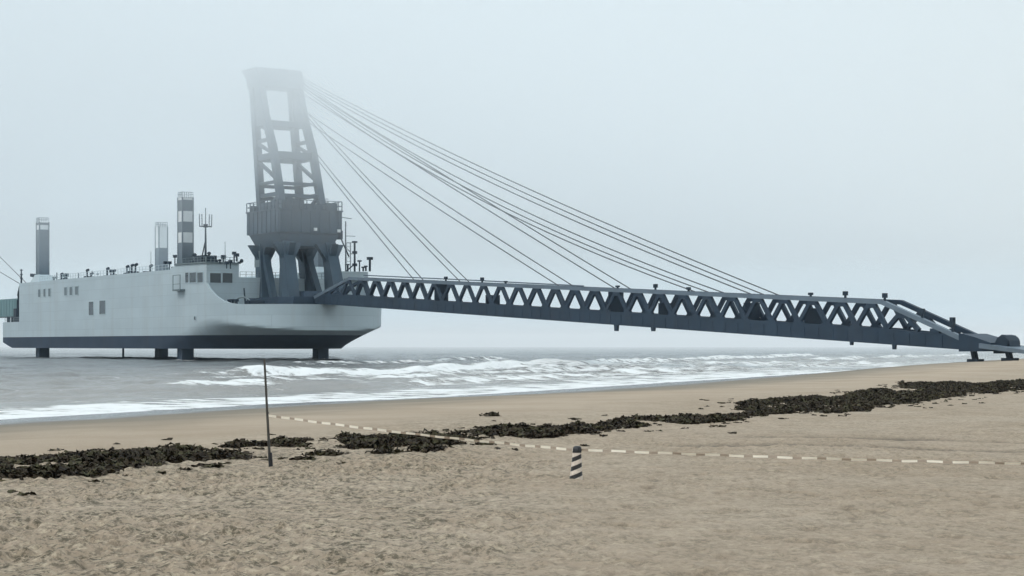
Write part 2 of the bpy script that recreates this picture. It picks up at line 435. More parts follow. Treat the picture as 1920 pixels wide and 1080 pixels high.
m, t, b = new_mat('sea_water')
tc = t.nodes.new('ShaderNodeTexCoord')
fa = t.nodes.new('ShaderNodeAttribute'); fa.attribute_name = 'foam'
sh = t.nodes.new('ShaderNodeAttribute'); sh.attribute_name = 'offshore'
mp = t.nodes.new('ShaderNodeMapping'); mp.inputs['Rotation'].default_value = (0, 0, -math.atan2(TA[1], TA[0])); mp.inputs['Scale'].default_value = (1, 1, 1)
t.links.new(tc.outputs['Object'], mp.inputs['Vector'])
mp2 = t.nodes.new('ShaderNodeMapping'); mp2.inputs['Scale'].default_value = (.45, 1, 1)
mp3 = t.nodes.new('ShaderNodeMapping'); mp3.inputs['Scale'].default_value = (.55, .2, 1); t.links.new(mp.outputs['Vector'], mp3.inputs['Vector'])
t.links.new(mp.outputs['Vector'], mp2.inputs['Vector'])
w1 = noise(.9, 5, t, mp2.outputs['Vector'], .6); w2 = noise(4, 4, t, mp2.outputs['Vector'], .6)
fn = noise(1.0, 7, t, mp3.outputs['Vector'], .7)
fm = math_node(t, 'ADD', fa.outputs['Fac'], math_node(t, 'MULTIPLY', math_node(t, 'SUBTRACT', fn.outputs['Fac'], .5), 3.0))
fmask = map_range(t, fm, .44, .82, 0, 1)
shallow = map_range(t, sh.outputs['Fac'], 10, 120, 1, 0)
wc = mix(t, shallow, (.09, .092, .09), (.26, .24, .215))
wc = mix(t, fmask, wc, (.8, .8, .79))
t.links.new(wc, b.inputs['Base Color'])
b.inputs['IOR'].default_value = 1.33
t.links.new(math_node(t, 'ADD', .16, math_node(t, 'MULTIPLY', fmask, .7)), b.inputs['Roughness'])
bp = t.nodes.new('ShaderNodeBump'); bp.inputs['Strength'].default_value = .9; bp.inputs['Distance'].default_value = .55
t.links.new(math_node(t, 'ADD', w1.outputs['Fac'], math_node(t, 'MULTIPLY', w2.outputs['Fac'], .3)), bp.inputs['Height'])
t.links.new(bp.outputs['Normal'], b.inputs['Normal'])
sea = grid_object('sea', SX, SY, SZ, m, {'foam': foam, 'offshore': O})
tag(sea, 'grey sea with white breakers rolling onto the beach', 'sea', kind='structure')

# ------------------------------------------------------------------ the jack-up landing ship
VC = 16.5                                   # ship centre line
ship = empty('jack_up_ship', (ORG[0], ORG[1], 0), SHIP_ROT, 'big grey ship standing on steel legs above the sea, dark tower at its bow', 'ship')
def outline(stern, start, length, half, power, n=28):
    pts = [(stern, VC - half), (start, VC - half)]
    for i in range(1, n):
        th = -math.pi / 2 + math.pi * i / n
        pts.append((start + length * abs(math.cos(th)) ** (2 / power), VC + half * math.copysign(abs(math.sin(th)) ** (2 / power), math.sin(th))))
    return pts + [(start, VC + half), (stern, VC + half)]
_KEEL = outline(-112, -8, 34, 18.96, 1.9); _DECK = outline(-120, 16, 20, 19, 2.3)
def level(z):
    stern = np.interp(z, [2.5, 3.2, 4.0], [-112, -116, -120]); pts = []
    for (xk, yk), (xd, yd) in zip(_KEEL, _DECK):
        knuckle = np.interp(xd, [14, 24, 36], [9.4, 7.7, 6.2])
        k = min(1.0, max(0.0, (z - 2.5) / (knuckle - 2.5))) ** 1.25
        if xd < -50: pts.append((stern, yk + (yd - yk) * k, z))
        else: pts.append((xk + (xd - xk) * k, yk + (yd - yk) * k, z))
    return pts
def loft(mb, levels, cap_low=False, cap_high=False, mi=0):
    n = len(levels[0]); vs = [p for l in levels for p in l]; fs = []
    for i in range(len(levels) - 1):
        for j in range(n): fs.append((i * n + j, i * n + (j + 1) % n, (i + 1) * n + (j + 1) % n, (i + 1) * n + j))
    if cap_low: fs.append(tuple(range(n - 1, -1, -1)))
    if cap_high: fs.append(tuple(range((len(levels) - 1) * n, len(levels) * n)))
    return mb.add(vs, fs, mi)
hb = loft(MB(), [level(z) for z in (5.35, 5.7, 6.0, 6.3, 6.7, 7.1, 7.5, 8.0, 8.6, 9.0, 9.4)], cap_high=True)
hull = hb.build('hull', M['hull'], ship, smooth_angle=35)
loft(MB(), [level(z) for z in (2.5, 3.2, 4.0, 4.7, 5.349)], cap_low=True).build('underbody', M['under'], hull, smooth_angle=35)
# bulwark round the foredeck
top = [(x, y) for x, y, z in level(9.4)][1:-1]
inn = [(x - .35 if x > 18 else x, VC + (y - VC) * .982) for x, y in top]
n = len(top); mb = MB()
def bw_top(x): return 11.6 + 5.4 * min(1, max(0, 1 - (x - 16) / 12)) ** 2     # sweeps up into the deckhouse front
vs = [(x, y, 9.402) for x, y in top] + [(x + .12, VC + (y - VC) * 1.004, bw_top(x)) for x, y in top] + [(x, y, bw_top(x)) for x, y in inn] + [(x, y, 9.402) for x, y in inn]
fs = []
for i in range(n - 1):
    for a_, b_ in ((0, 1), (1, 2), (2, 3)): fs.append((a_ * n + i, a_ * n + i + 1, b_ * n + i + 1, b_ * n + i))
mb.add(vs, fs).build('bulwark', M['hull'], hull, smooth_angle=35)
# deckhouse: a long box with a raised strip along each side
ZT, UF, V0, V1 = 17.5, 17.0, -2.5, 35.5
mb = MB()
mb.box(-106, UF, V0, V1, 9.402, ZT)
mb.box(-106, -3.0, V0, 4.5, ZT, 19.6); mb.box(-106, -3.0, 28.5, V1, ZT, 19.6)
house = mb.build('deckhouse', M['hull'], ship)
mb = MB(); mb.prism([(-3.0, ZT), (UF, ZT), (UF, 20.3), (0.5, 20.5), (-3.0, 19.6)], V0, 4.8)
wheel = mb.build('wheelhouse', M['hull'], house)
mb = MB(); mb.prism([(-3.0, ZT), (UF, ZT), (UF, 19.3), (0.5, 19.3), (-3.0, 19.3)], 27.0, V1)
far_house = mb.build('far_deckhouse', M['hull'], house)
MB().box(UF + .003, UF + .9, 29.5, 35.2, 17.2, 17.7).build('roof_ledge', M['deck'], far_house)
MB().hexa([(.4, V0 - .3, 20.51), (UF + .35, V0 - .3, 20.31), (UF + .35, 5.1, 20.31), (.4, 5.1, 20.51), (.4, V0 - .3, 20.8), (UF + .35, V0 - .3, 20.6), (UF + .35, 5.1, 20.6), (.4, 5.1, 20.8)]).build('roof_edge', M['deck'], wheel)
def side_window(u0, u1, z0, z1, parent, glass, name='window'):
    f = MB()
    for a_, b_, c_, d_ in ((u0 - .18, u1 + .18, z1, z1 + .18), (u0 - .18, u1 + .18, z0 - .18, z0), (u0 - .18, u0, z0, z1), (u1, u1 + .18, z0, z1)):
        f.box(a_, b_, V0 - .10, V0 - .003, c_, d_, 0)
    f.box(u0, u1, V0 - .05, V0 - .003, z0, z1, 1)
    return f.build(name, [M['hull'], glass], parent)
for px0, px1 in ((71, 77), (81, 86.5), (90, 96), (120, 127), (130, 137), (140, 148)):
    u0, u1 = ship_u(px0, V0), ship_u(px1, V0)
    side_window(u0 + .4, u1 - .4, height(u0, V0, 557 - (px0 - 71) * .06), height(u0, V0, 543 - (px0 - 71) * .08), house, M['vent'], 'louvre')
for px0, px1, r0, r1 in ((167, 175.5, 566, 591), (187, 198, 564, 589)):
    u0, u1 = ship_u(px0, V0), ship_u(px1, V0)
    side_window(u0, u1, height(u0, V0, r1), height(u0, V0, r0), house, M['glass'], 'side_door')
u0 = ship_u(366, V0); side_window(u0 - .5, u0 + .4, 8.6, 9.3, hull, M['glass'], 'fairlead')
for px0, px1 in ((348, 354), (356, 368), (370.5, 381)):
    u0, u1 = ship_u(px0, V0), ship_u(px1, V0)
    side_window(u0, u1, height(u0, V0, 530), height(u0, V0, 511.5), wheel, M['glass'])
for v0, v1 in ((-1.75, .7), (1.05, 3.3)):
    f = MB(); z0, z1 = height(UF, v0, 530), height(UF, v0, 512)
    for a_, b_, c_, d_ in ((v0 - .15, v1 + .15, z1, z1 + .15), (v0 - .15, v1 + .15, z0 - .15, z0), (v0 - .15, v0, z0, z1), (v1, v1 + .15, z0, z1)):
        f.box(UF + .003, UF + .1, a_, b_, c_, d_, 0)
    f.box(UF + .003, UF + .05, v0, v1, z0, z1, 1)
    f.build('window', [M['hull'], M['glass']], wheel)
# side balcony with an open frame
u0, u1 = ship_u(333, V0), ship_u(347, V0); z0 = height(u0, V0, 543)
mb = MB(); mb.box(u0, u1, V0 - 1.2, V0 - .003, z0 - .35, z0)
for u in (u0 + .1, u1 - .1): mb.bar((u, V0 - 1.1, z0), (u, V0 - 1.1, z0 + 3.0), .14)
mb.bar((u0, V0 - 1.1, z0 + 1.1), (u1, V0 - 1.1, z0 + 1.1), .1); mb.bar((u0, V0 - 1.1, z0 + 3.0), (u1, V0 - 1.1, z0 + 3.0), .14)
mb.build('side_balcony', M['deck'], house)
# legs
LEG = 2.45
def ship_leg(u, v, kind):
    h = LEG / 2; f = MB()
    f.box(u - h, u + h, v - h, v + h, -7, 9.0, 0)
    bands = {'near': [(9, 25.4, 1), (25.4, 27.6, 2), (27.6, 29.9, 1), (29.9, 32.2, 2), (32.2, 34.6, 1), (34.6, 35.3, 2)],
             'stern': [(9, 33.2, 1), (33.2, 34.4, 2), (34.4, 35.0, 1)],
             'far': [(9, 29.4, 1), (29.4, 34.2, 2), (34.2, 35.6, 2)]}[kind]
    for a_, b_, mi in bands: f.box(u - h, u + h, v - h, v + h, a_, b_, mi)
    for su in (-1, 1):                     # racks up the corners
        for sv in (-1, 1):
            cu, cv = u + su * h, v + sv * h
            f.box(cu - .13, cu + .13, cv - .13, cv + .13, -7, 9.0, 0)
            f.box(cu - .13, cu + .13, cv - .13, cv + .13, 9.001, 35.2, 1)
    for k in range(6):
        f.bar((u - h + k * LEG / 5, v - h, 35.0), (u - h + k * LEG / 5, v - h, 36.3), .07, mi=1)
        f.bar((u + h, v - h + k * LEG / 5, 35.0), (u + h, v - h + k * LEG / 5, 36.3), .07, mi=1)
    for zz in (35.8, 36.3):
        f.bar((u - h, v - h, zz), (u + h, v - h, zz), .07, mi=1); f.bar((u + h, v - h, zz), (u + h, v + h, zz), .07, mi=1); f.bar((u - h, v + h, zz), (u + h, v + h, zz), .07, mi=1); f.bar((u - h, v - h, zz), (u - h, v + h, zz), .07, mi=1)
    return f.build('leg', [M['legdark'], M['leggrey'], M['legwhite']], ship)
US = -94.5
for u, v, k in ((-.3, .1, 'near'), (US, 0, 'stern'), (US, 32.7, 'far'), (-.3, 32.7, 'far')): ship_leg(u, v, k)
def jack_house(u, v, z0, w, hgt):
    f = MB(); a_ = w; b_ = w * .72
    f.hexa([(u - a_ * 1.5, v - a_, z0), (u + a_ * 1.5, v - a_, z0), (u + a_ * 1.5, v + a_, z0), (u - a_ * 1.5, v + a_, z0),
            (u - b_, v - b_, z0 + hgt), (u + b_, v - b_, z0 + hgt), (u + b_, v + b_, z0 + hgt), (u - b_, v + b_, z0 + hgt)])
    f.build('jack_house', M['hull'], ship)
jack_house(US, 0, 19.602, 2.2, 1.9); jack_house(US, 32.7, 19.602, 2.2, 1.9); jack_house(-.3, 32.7, 19.302, 2.2, 1.6)
# the thin pipe down to the water
uu = ship_u(231, 6.0)
MB().tube([(uu, 6, -5), (uu, 6, 2.6)], .26, 10).build('intake_pipe', M['legdark'], ship)
# railings along the roof edges
def railing(name, pts, hgt, step, parent, mat='deck', r=.045):
    f = MB()
    for (p, q) in zip(pts[:-1], pts[1:]):
        p = Vector(p); q = Vector(q); L = (q - p).length; k = max(1, int(L / step))
        for i in range(k + 1):
            c = p.lerp(q, i / k); f.bar(c, c + Vector((0, 0, hgt)), r * 2)
        for z in (.5, 1.0): f.bar(p + Vector((0, 0, hgt * z)), q + Vector((0, 0, hgt * z)), r * 1.6)
    return f.build(name, M[mat], parent)
railing('deck_railing', [(-90, V0 + .3, 19.6), (-4, V0 + .3, 19.6)], 1.25, 1.9, house, 'hull')
railing('roof_railing', [(1, V0 + .1, 20.7), (UF - .2, V0 + .1, 20.55), (UF - .2, 4.6, 20.55)], 1.1, 1.5, wheel)
railing('roof_railing', [(UF - .3, 5.2, ZT), (UF - .3, 27, ZT)], 1.2, 1.3, house)
railing('stern_railing', [(-119, V0 + .3, 9.4), (-107, V0 + .3, 9.4)], 1.2, 1.6, hull)
# stern fittings, masts, aerials
def post_mast(name, u, v, z0, hgt, r, parent, extra=()):
    f = MB(); f.tube([(u, v, z0), (u, v, z0 + hgt)], r, 8, r2=r * .55)
    for e in extra: e(f)
    return f.build(name, M['dark'], parent)
u = ship_u(40, 0); z0 = 19.6
post_mast('stern_mast', u, 0, z0, 4.0, .26, house, [lambda f: [f.box(u - .3, u + .3, -.3, .3, z0 + k, z0 + k + .25) for k in (1.4, 2.4, 3.6)]])
u = ship_u(385.5, .5)
def trident(f):
    f.box(u - 2.0, u + 2.0, -1.2, 2.2, 20.6, 22.2)
    f.tube([(u - 1.9, .5, 22.1), (u - .2, .5, 25.2)], .14, 6)
    f.bar((u, -.9, 28.4), (u, 1.9, 28.4), .22); f.box(u - .35, u + .35, .15, .85, 28.2, 28.9)
    for v in (-.85, -.3, .5, 1.3, 1.85): f.tube([(u, v, 28.4), (u, v + (v - .5) * .06, 31.0 if abs(v - .5) > .1 else 32.3)], .09, 6)
post_mast('signal_mast', u, .5, 22.1, 6.8, .27, wheel, [trident])
for px, row, r in ((365, 478, .55), (361, 492, .8), (392, 475, .5), (402, 482, .5), (397, 497, .7), (406, 492, .45), (412, 494, .4)):
    v = random.uniform(0, 3.2); u = ship_u(px, v); z = height(u, v, row)
    f = MB(); f.tube([(u, v, 20.3), (u, v, max(z, 20.9))], .16, 6); f.ball((u, v, max(z, 20.9)), r * .9, 0, 8, .8)
    f.build('roof_fitting', M['dark'], wheel)
for px, row in ((328, 478), (318, 490), (310, 490), (370, 483), (425, 490), (432, 488)):
    v = random.uniform(-1, 3); u = ship_u(px, v); z = height(u, v, row)
    f = MB(); f.tube([(u, v, 19.0), (u, v, z)], .13, 6); f.box(u - .35, u + .35, v - .35, v + .35, z - .6, z)
    f.build('vent_post', M['dark'], wheel)
u = ship_u(422, 1.5); MB().tube([(u, 1.5, 20.5), (u, 1.5, height(u, 1.5, 453))], .09, 6, r2=.05).build('whip_aerial', M['deck'], wheel)
u = ship_u(439, 3.5); z = height(u, 3.5, 483)
f = MB(); z = max(z, 22.6); f.tube([(u, 3.5, 20.5), (u, 3.5, z - .5), (u, 3.5, z)], .16, 6); f.box(u - .35, u + .35, 3.15, 3.85, z - .4, z + .2); f.build('navigation_light', M['dark'], wheel)
u = ship_u(449, 4.6); f = MB(); f.bar((UF - .2, 4.6, 20.6), (UF + .9, 5.0, 20.8), .2); f.ball((UF + .9, 5.0, 20.9), .42); f.build('searchlight', M['dark'], wheel)
for px, hh in ((115, 1.9), (122, 1.2), (163, 2.0), (171, 1.2), (201, 2.2), (213, 1.4), (238, 2.0), (247, 2.4), (254, 2.1), (282, 1.8)):
    v = random.uniform(0, 3.4); u = ship_u(px, v)
    f = MB(); f.tube([(u, v, 19.6), (u, v, 19.6 + hh)], .22, 8); f.tube([(u, v, 19.6 + hh), (u + .9, v, 19.6 + hh + .1)], .34, 8); f.box(u - .8, u + .6, v - .6, v + .6, 19.601, 20.2)
    f.build('deck_vent', M['dark'], house)
crng = random.Random(5)
for k in range(26):
    px = crng.uniform(100, 330) if k < 15 else crng.uniform(345, 446); v = crng.uniform(-1.5, 3.6); u = ship_u(px, v); base = 19.6 if u < -3 else 20.6; hh = crng.uniform(.7, 2.3)
    f = MB(); w_ = crng.uniform(.12, .3); f.tube([(u, v, base - .2), (u, v, base + hh)], w_ * .6, 6)
    if crng.random() < .6: f.box(u - w_ * 1.6, u + w_ * 1.6, v - w_ * 1.6, v + w_ * 1.6, base + hh * .55, base + hh)
    f.build('deck_fitting', M['dark' if crng.random() < .6 else 'deck'], house)
u = ship_u(283, 2); MB().tube([(u, 2, 19.6), (u, 2, 24.6)], .1, 6, r2=.05).build('whip_aerial', M['deck'], house)
u = ship_u(66, -1); f = MB(); f.bar((u - 2.5, -1, 21.6), (u + 3, -1, 21.0), 1.1, .8); f.tube([(u - .5, -1, 19.6), (u - .5, -1, 21.2)], .35, 8); f.build('deck_crane', M['dark'], house)
f = MB()                                    # davit and gear on the stern face
f.tube([(-106, -1.5, 19.3), (-108.5, -1.5, 18.8), (-110, -1.5, 16.6), (-110.2, -1.5, 15.0)], .3, 8)
f.tube([(-110.2, -1.5, 9.402), (-110.2, -1.5, 15.2)], .35, 8); f.box(-112.4, -110.0, -2, -.4, 9.402, 13.0); f.tube([(-111.8, -1, 12.9), (-111.2, -1, 17.6)], .22, 8); f.box(-110.3, -106.2, -2.0, -.4, 9.402, 10.8)
f.build('stern_davit', M['dark'], hull)
for x in (-118.4, -117.2, -114.6): MB().tube([(x, -1.6, 9.402), (x, -1.6, 10.9)], .28, 8).build('stern_bollard', M['dark'], hull)
# far bow house gear: masts, lamps, ladder frame
def far_post(px, row, r, v=33.0, ball=0, name='mast'):
    u = ship_u(px, v); z = height(u, v, row); f = MB(); f.tube([(u, v, 19.3), (u, v, z)], r, 8)
    if ball: f.box(u - ball, u + ball, v - ball, v + ball, z - ball * .9, z)
    return f, u, v, z
f, u, v, z = far_post(665, 452, .22, ball=.45)
for dz in (2.5, 5.2): f.box(u - .4, u + .4, v - .4, v + .4, z - dz - .3, z - dz + .3)
f.tube([(u, v - 2.2, 19.3), (u, v, z - 5)], .14, 6)
f.build('foremast', M['dark'], far_house)
f, u, v, z = far_post(648, 415, .13, 31.5); f.bar((u, v, z - 3.2), (u, v + 2.4, z - 3.2), .1); f.bar((u, v - .6, z - 5), (u, v + 1.6, z - 7.2), .09); f.build('flagstaff', M['dark'], far_house)
f, u, v, z = far_post(657, 455, .1, 32.5); f.bar((u, v - .9, z), (u, v + .9, z), .1); f.bar((u, v - .9, z), (u, v - .9, 19.3), .08)
for k in range(8): f.bar((u, v - .9, 20 + k * .8), (u, v, 20 + k * .8), .06)
f.build('ladder_frame', M['deck'], far_house)
f, u, v, z = far_post(674, 488, .15, ball=.35); f.build('roof_fitting', M['dark'], far_house)
f, u, v, z = far_post(693.5, 482, .25, 34.4); f.box(u - .5, u + .5, v - .5, v + .5, z - .6, z); f.build('navigation_light', M['dark'], far_house)
for px, row in ((681, 500), (686, 498), (652, 495)):
    f, u, v, z = far_post(px, row, .2, ball=.3); f.build('roof_fitting', M['dark'], far_house)
# foredeck gear
f = MB()
for px in (431, 437, 443): u = ship_u(px, 0.4); f = MB(); f.tube([(u, .4, 9.4), (u, .4, 12.3), (u, .4, 12.6)], .32, 8); f.box(u - .4, u + .4, 0, .8, 12.2, 12.7); f.build('mooring_bollard', M['dark'], hull)
u = ship_u(455, 1.6); f = MB(); f.tube([(u + 1.6 * math.cos(th), 1.6 + 1.2 * math.cos(th), 11.4 + 1.7 * math.sin(th)) for th in np.linspace(0, math.pi, 12)], .17, 8); f.build('deck_hoop', M['deck'], hull)
f = MB(); u = ship_u(478, 4); f.tube([(u, 2.6, 11.9), (u, 5.4, 11.9)], 1.0, 12); f.box(u - 1.1, u + 1.1, 2.2, 2.6, 9.41, 12.4); f.box(u - 1.1, u + 1.1, 5.4, 5.8, 9.41, 12.4); f.build('winch', M['dark'], hull)
u = ship_u(462, 3); MB().bar((u, 3, 9.4), (u - 1.2, 3, 15.0), .35, w2=.15).build('derrick', M['dark'], hull)

# ------------------------------------------------------------------ tower at the bow
tw = MB(); VN, VF = 11.0, 21.0
def aft_u(z): return np.interp(z, [11, 24, 34, 44, 52, 62], [17.6, 15.0, 13.3, 11.9, 10.6, 9.0])
def fore_u(z): return np.interp(z, [11, 24, 34, 44, 52, 62], [30.5, 26.4, 23.4, 19.8, 15.6, 11.8])
def tw_v(z, s): return 16.1 + s * np.interp(z, [11, 30, 62], [5.5, 4.65, 4.5])
for s in (-1, 1):
    for fn in (aft_u, fore_u):
        tw.bar((fn(11), tw_v(11, s), 9.41), (fn(24.5), tw_v(24.5, s), 24.5), 2.7, 3.4, 2.3, 2.6)
        for z0_, z1_ in ((30, 44), (44, 52), (52, 61)): tw.bar((fn(z0_), tw_v(z0_, s), z0_), (fn(z1_), tw_v(z1_, s), z1_), 1.35, 1.55)
    # plated upper part of each side frame
    tw.prism([(aft_u(50), 50), (fore_u(50), 50), (fore_u(61), 61), (aft_u(61), 61)], tw_v(54, s) - .3, tw_v(54, s) + .3)
    for z, w in ((46.8, .7), (43.2, 1.3), (37.6, .6), (35.0, .8)): tw.bar((aft_u(z), tw_v(z, s), z), (fore_u(z), tw_v(z, s), z), .7, w)
    tw.bar((aft_u(42.6), tw_v(42, s), 42.6), (fore_u(37.8), tw_v(38, s), 37.8), .6, .65)
    tw.bar((fore_u(35), tw_v(35, s), 35), (aft_u(31), tw_v(31, s), 30.5), .6, .65)
    tw.bar((aft_u(46.5), tw_v(46, s), 46.5), (fore_u(43.5), tw_v(44, s), 43.5), .6, .6)
    tw.bar((aft_u(24) + .6, tw_v(24, s), 24), (aft_u(12) + 4.6, tw_v(12, s), 12), 1.3, 1.3)
    tw.bar((fore_u(24) - .6, tw_v(24, s), 24), (fore_u(12) - 4.6, tw_v(12, s), 12), 1.3, 1.3)
    # haunches under the platform
    for fn in (aft_u, fore_u):
        for d in (-1, 1):
            tw.prism([(fn(24) + d * .9, 24.4), (fn(24) + d * 3.1, 24.4), (fn(22) + d * .9, 20.8)][::d], tw_v(24, s) - .7, tw_v(24, s) + .7)
for fn in (aft_u, fore_u):
    for s in (-1, 1):
        v = tw_v(24, s)
        for d in (-1, 1):
            p = [(fn(24) - .7, v + d * 1.0, 24.4), (fn(24) + .7, v + d * 1.0, 24.4), (fn(24) + .7, v + d * 3.2, 24.4), (fn(24) - .7, v + d * 3.2, 24.4), (fn(21) - .7, v + d * .95, 20.6), (fn(21) + .7, v + d * .95, 20.6)]
            tw.add(p, [(0, 1, 2, 3), (0, 1, 5, 4), (1, 2, 5), (0, 3, 4), (2, 3, 4, 5)])
tower = tw.build('tower', M['tower'], ship)
for z, w in ((50.4, 1.2), (43.3, 1.6), (37.2, .65), (34.6, .75)):
    for fn in (aft_u, fore_u):
        MB().bar((fn(z), tw_v(z, -1) + .72, z), (fn(z), tw_v(z, 1) - .72, z), .9, w).build('cross_beam', M['tower'], tower)
f = MB()                                    # head: deep box with overhanging sheave ends
f.box(7.6, 14.2, 10.9, 21.3, 58.6, 60.6)
f.hexa([(7.6, 10.9, 60.6), (14.0, 10.9, 60.6), (14.0, 21.3, 60.6), (7.6, 21.3, 60.6), (6.0, 10.3, 62.6), (13.4, 10.3, 62.6), (13.4, 21.2, 62.6), (6.0, 21.2, 62.6)])
f.build('tower_head', M['tower'], tower)
f = MB()                                    # machinery platform
pu0, pu1, pv0, pv1 = 11.3, 26.7, 9.2, 24.0
f.hexa([(pu0, pv0, 26.7), (pu1, pv0, 26.7), (pu1, pv1, 26.7), (pu0, pv1, 26.7), (pu0, pv0, 31.6), (pu1, pv0, 31.6), (pu1, pv1, 31.6), (pu0, pv1, 31.6)])
f.hexa([(pu0 + 2.4, pv0 + 1.2, 23.9), (pu1 - .3, pv0 + 1.2, 23.9), (pu1 - .3, pv1 - 2.2, 23.9), (pu0 + 2.4, pv1 - 2.2, 23.9), (pu0 + .5, pv0 + .3, 26.7), (pu1 - .3, pv0 + .3, 26.7), (pu1 - .3, pv1 - .3, 26.7), (pu0 + .5, pv1 - .3, 26.7)])
f.box(pu0 + 2.5, pu1 - 1.5, pv0 + 1.4, pv0 + 5.6, 31.602, 33.4); f.box(pu0 + 2.5, pu1 - 1.5, pv1 - 5.2, pv1 - 1.2, 31.602, 32.9)
for k in range(8):
    u = pu0 + 1.2 + k * 2.15; f.box(u - .09, u + .09, pv0 - .16, pv0 + .1, 26.75, 31.55)
for k in range(7):
    v = pv0 + 1.1 + k * 2.15; f.box(pu1 - .1, pu1 + .16, v - .09, v + .09, 26.75, 31.55)
f.box(pu0 - .1, pu1 + .2, pv0 - .22, pv1 + .2, 31.35, 31.62)
for (a_, b_, c_, d_, h_) in ((24.2, 26.6, 10.2, 12.4, 1.7), (24.8, 26.9, 20.2, 22.8, 1.5), (12.2, 13.6, 9.6, 11.0, 1.3), (22.2, 23.6, 12.6, 14.0, 2.6), (25.2, 26.4, 15.6, 17.4, 1.2)):
    f.box(a_, b_, c_, d_, 31.5, 31.62 + h_)
plat = f.build('machinery_platform', M['tower'], tower)
railing('platform_railing', [(pu1, pv0, 31.6), (pu0, pv0, 31.6), (pu0, pv1, 31.6), (pu1, pv1, 31.6), (pu1, pv0, 31.6)], 1.9, 1.6, tower, 'tower', .08)
for px, row, v in ((568, 430, pv0 + 8.5), (632, 433, pv1 - .8)):
    z = height(pu1, v, row); f = MB(); f.box(pu1 + .003, pu1 + .35, v - .32, v + .32, z - .3, z + .3); f.build('floodlight', M['lamp'], tower)
f = MB(); f.bar((pu1, pv1 - 1, 27.3), (pu1 - 1, pv1 + 2.2, 22.0), .22); f.box(pu1 - 1.4, pu1, pv1 - .6, pv1 + .2, 25.6, 27.4); f.bar((pu1, pv1, 30.2), (pu1 + .5, pv1 + 2.0, 30.0), .14); f.build('hanging_ladder', M['dark'], tower)
f = MB(); f.box(pu0 + 2.6, pu0 + 5.0, pv0 + .6, pv0 + 2.8, 19.8, 23.2); f.build('control_cabin', M['deck'], tower)
f = MB()                                    # heavy foot on the foredeck
f.hexa([(17.4, 7.0, 9.402), (33.8, 8.6, 9.402), (33.8, 24.4, 9.402), (17.4, 26.0, 9.402), (17.9, 8.4, 13.2), (33.2, 9.6, 13.2), (33.2, 23.4, 13.2), (17.9, 24.6, 13.2)])
f.hexa([(25, 12, 13.1), (33, 12, 13.1), (33, 21, 13.1), (25, 21, 13.1), (27, 12.6, 14.4), (32, 12.6, 14.4), (32, 20.4, 14.4), (27, 20.4, 14.4)])
f.build('tower_foot', M['bridge'], tower)

# ------------------------------------------------------------------ truss bridge from the bow to the beach
BV0, BV1 = 14.4, 17.9
def zb(u): return 10.06 - .0512 * (u - 67.3)
U0, UK0, UK1, U1 = 33.0, 48.5, 195.8, 209.4
bo = (U0, (BV0 + BV1) / 2, 0)
bw = ship_world(bo[0], bo[1], 0)
bridge = empty('truss_bridge', bw, SHIP_ROT, 'long dark steel truss bridge sloping from the ship\'s bow down to the beach', 'bridge')
GH, TH = 2.05, 5.75
def ztop(u):
    if u < UK0: return 13.3 + (zb(UK0) + TH - 13.3) * (u - U0) / (UK0 - U0)
    if u > UK1: return zb(UK1) + TH + (4.5 - zb(UK1) - TH) * (u - UK1) / (U1 - UK1)
    return zb(u) + TH
PER = 5.62
PH = ship_u(845, BV0)
for v in (BV0, BV1):
    f = MB()
    f.prism([(U0, zb(U0)), (U1, zb(U1)), (U1, zb(U1) + 1.6), (UK1, zb(UK1) + GH), (U0, zb(U0) + GH)], v - .22, v + .22)
    u = U0 + 2
    while u < U1: f.box(u - .12, u + .12, v - .27, v - .18, zb(u) + .12, zb(u) + GH - .45); u += PER / 2
    f.build('side_girder', M['bridge'], bridge, bo)
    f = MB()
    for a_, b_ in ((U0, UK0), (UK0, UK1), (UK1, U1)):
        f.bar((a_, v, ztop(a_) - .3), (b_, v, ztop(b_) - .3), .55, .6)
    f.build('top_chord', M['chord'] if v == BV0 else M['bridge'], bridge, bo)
    f = MB(); k0 = int((U0 - PH) / PER) ; k = k0
    while True:
        ua = PH + k * PER
        if ua > U1 - 2: break
        for sgn in (-1, 1):
            ub = ua + sgn * PER / 2; ut = ua + sgn * .35
            if min(ub, ut) < U0 + 5 or max(ub, ut) > U1 - 1.0: continue
            zt_, zl = ztop(ut) - .55, zb(ub) + GH - .05
            if zt_ - zl < .5: continue
            f.bar((ut, v, zt_), (ub, v, zl), .42, .62)
        if U0 + 5 < ua < U1 - 2:
            f.box(ua - .75, ua + .75, v - .24, v + .24, ztop(ua) - 1.15, ztop(ua) - .55)
            f.prism([(ua + PER / 2 - 1.0, zb(ua + PER / 2) + GH - .1), (ua + PER / 2 + 1.0, zb(ua + PER / 2) + GH - .1), (ua + PER / 2 + .55, zb(ua + PER / 2) + GH + .4), (ua + PER / 2 - .55, zb(ua + PER / 2) + GH + .4)], v - .24, v + .24) if ua + PER < UK1 else None
        k += 1
    f.bar((U0 + 5, v, zb(U0 + 5) + GH - .05), (U1 - 2.2, v, zb(U1 - 2.2) + GH - .35), .36, .3)
    f.build('web_bracing', M['bridge'], bridge, bo)
f = MB(); f.prism([(U0, zb(U0) + .5), (U1, zb(U1) + .5), (U1, zb(U1) + .8), (U0, zb(U0) + .8)], BV0 + .22, BV1 - .22)
f.build('roadway', M['bridge'], bridge, bo)
f = MB(); u = PH + int((UK0 - PH) / PER) * PER
while u < UK1 + 1:
    f.bar((u, BV0 + .3, ztop(u) - .3), (u, BV1 - .3, ztop(u) - .3), .3, side=(1, 0, 0))
    if u + PER < UK1: f.bar((u, BV0 + .3, ztop(u) - .3), (u + PER, BV1 - .3, ztop(u + PER) - .3), .2)
    u += PER
f.build('top_bracing', M['bridge'], bridge, bo)
f = MB()                                    # pipe and cable tray along the top
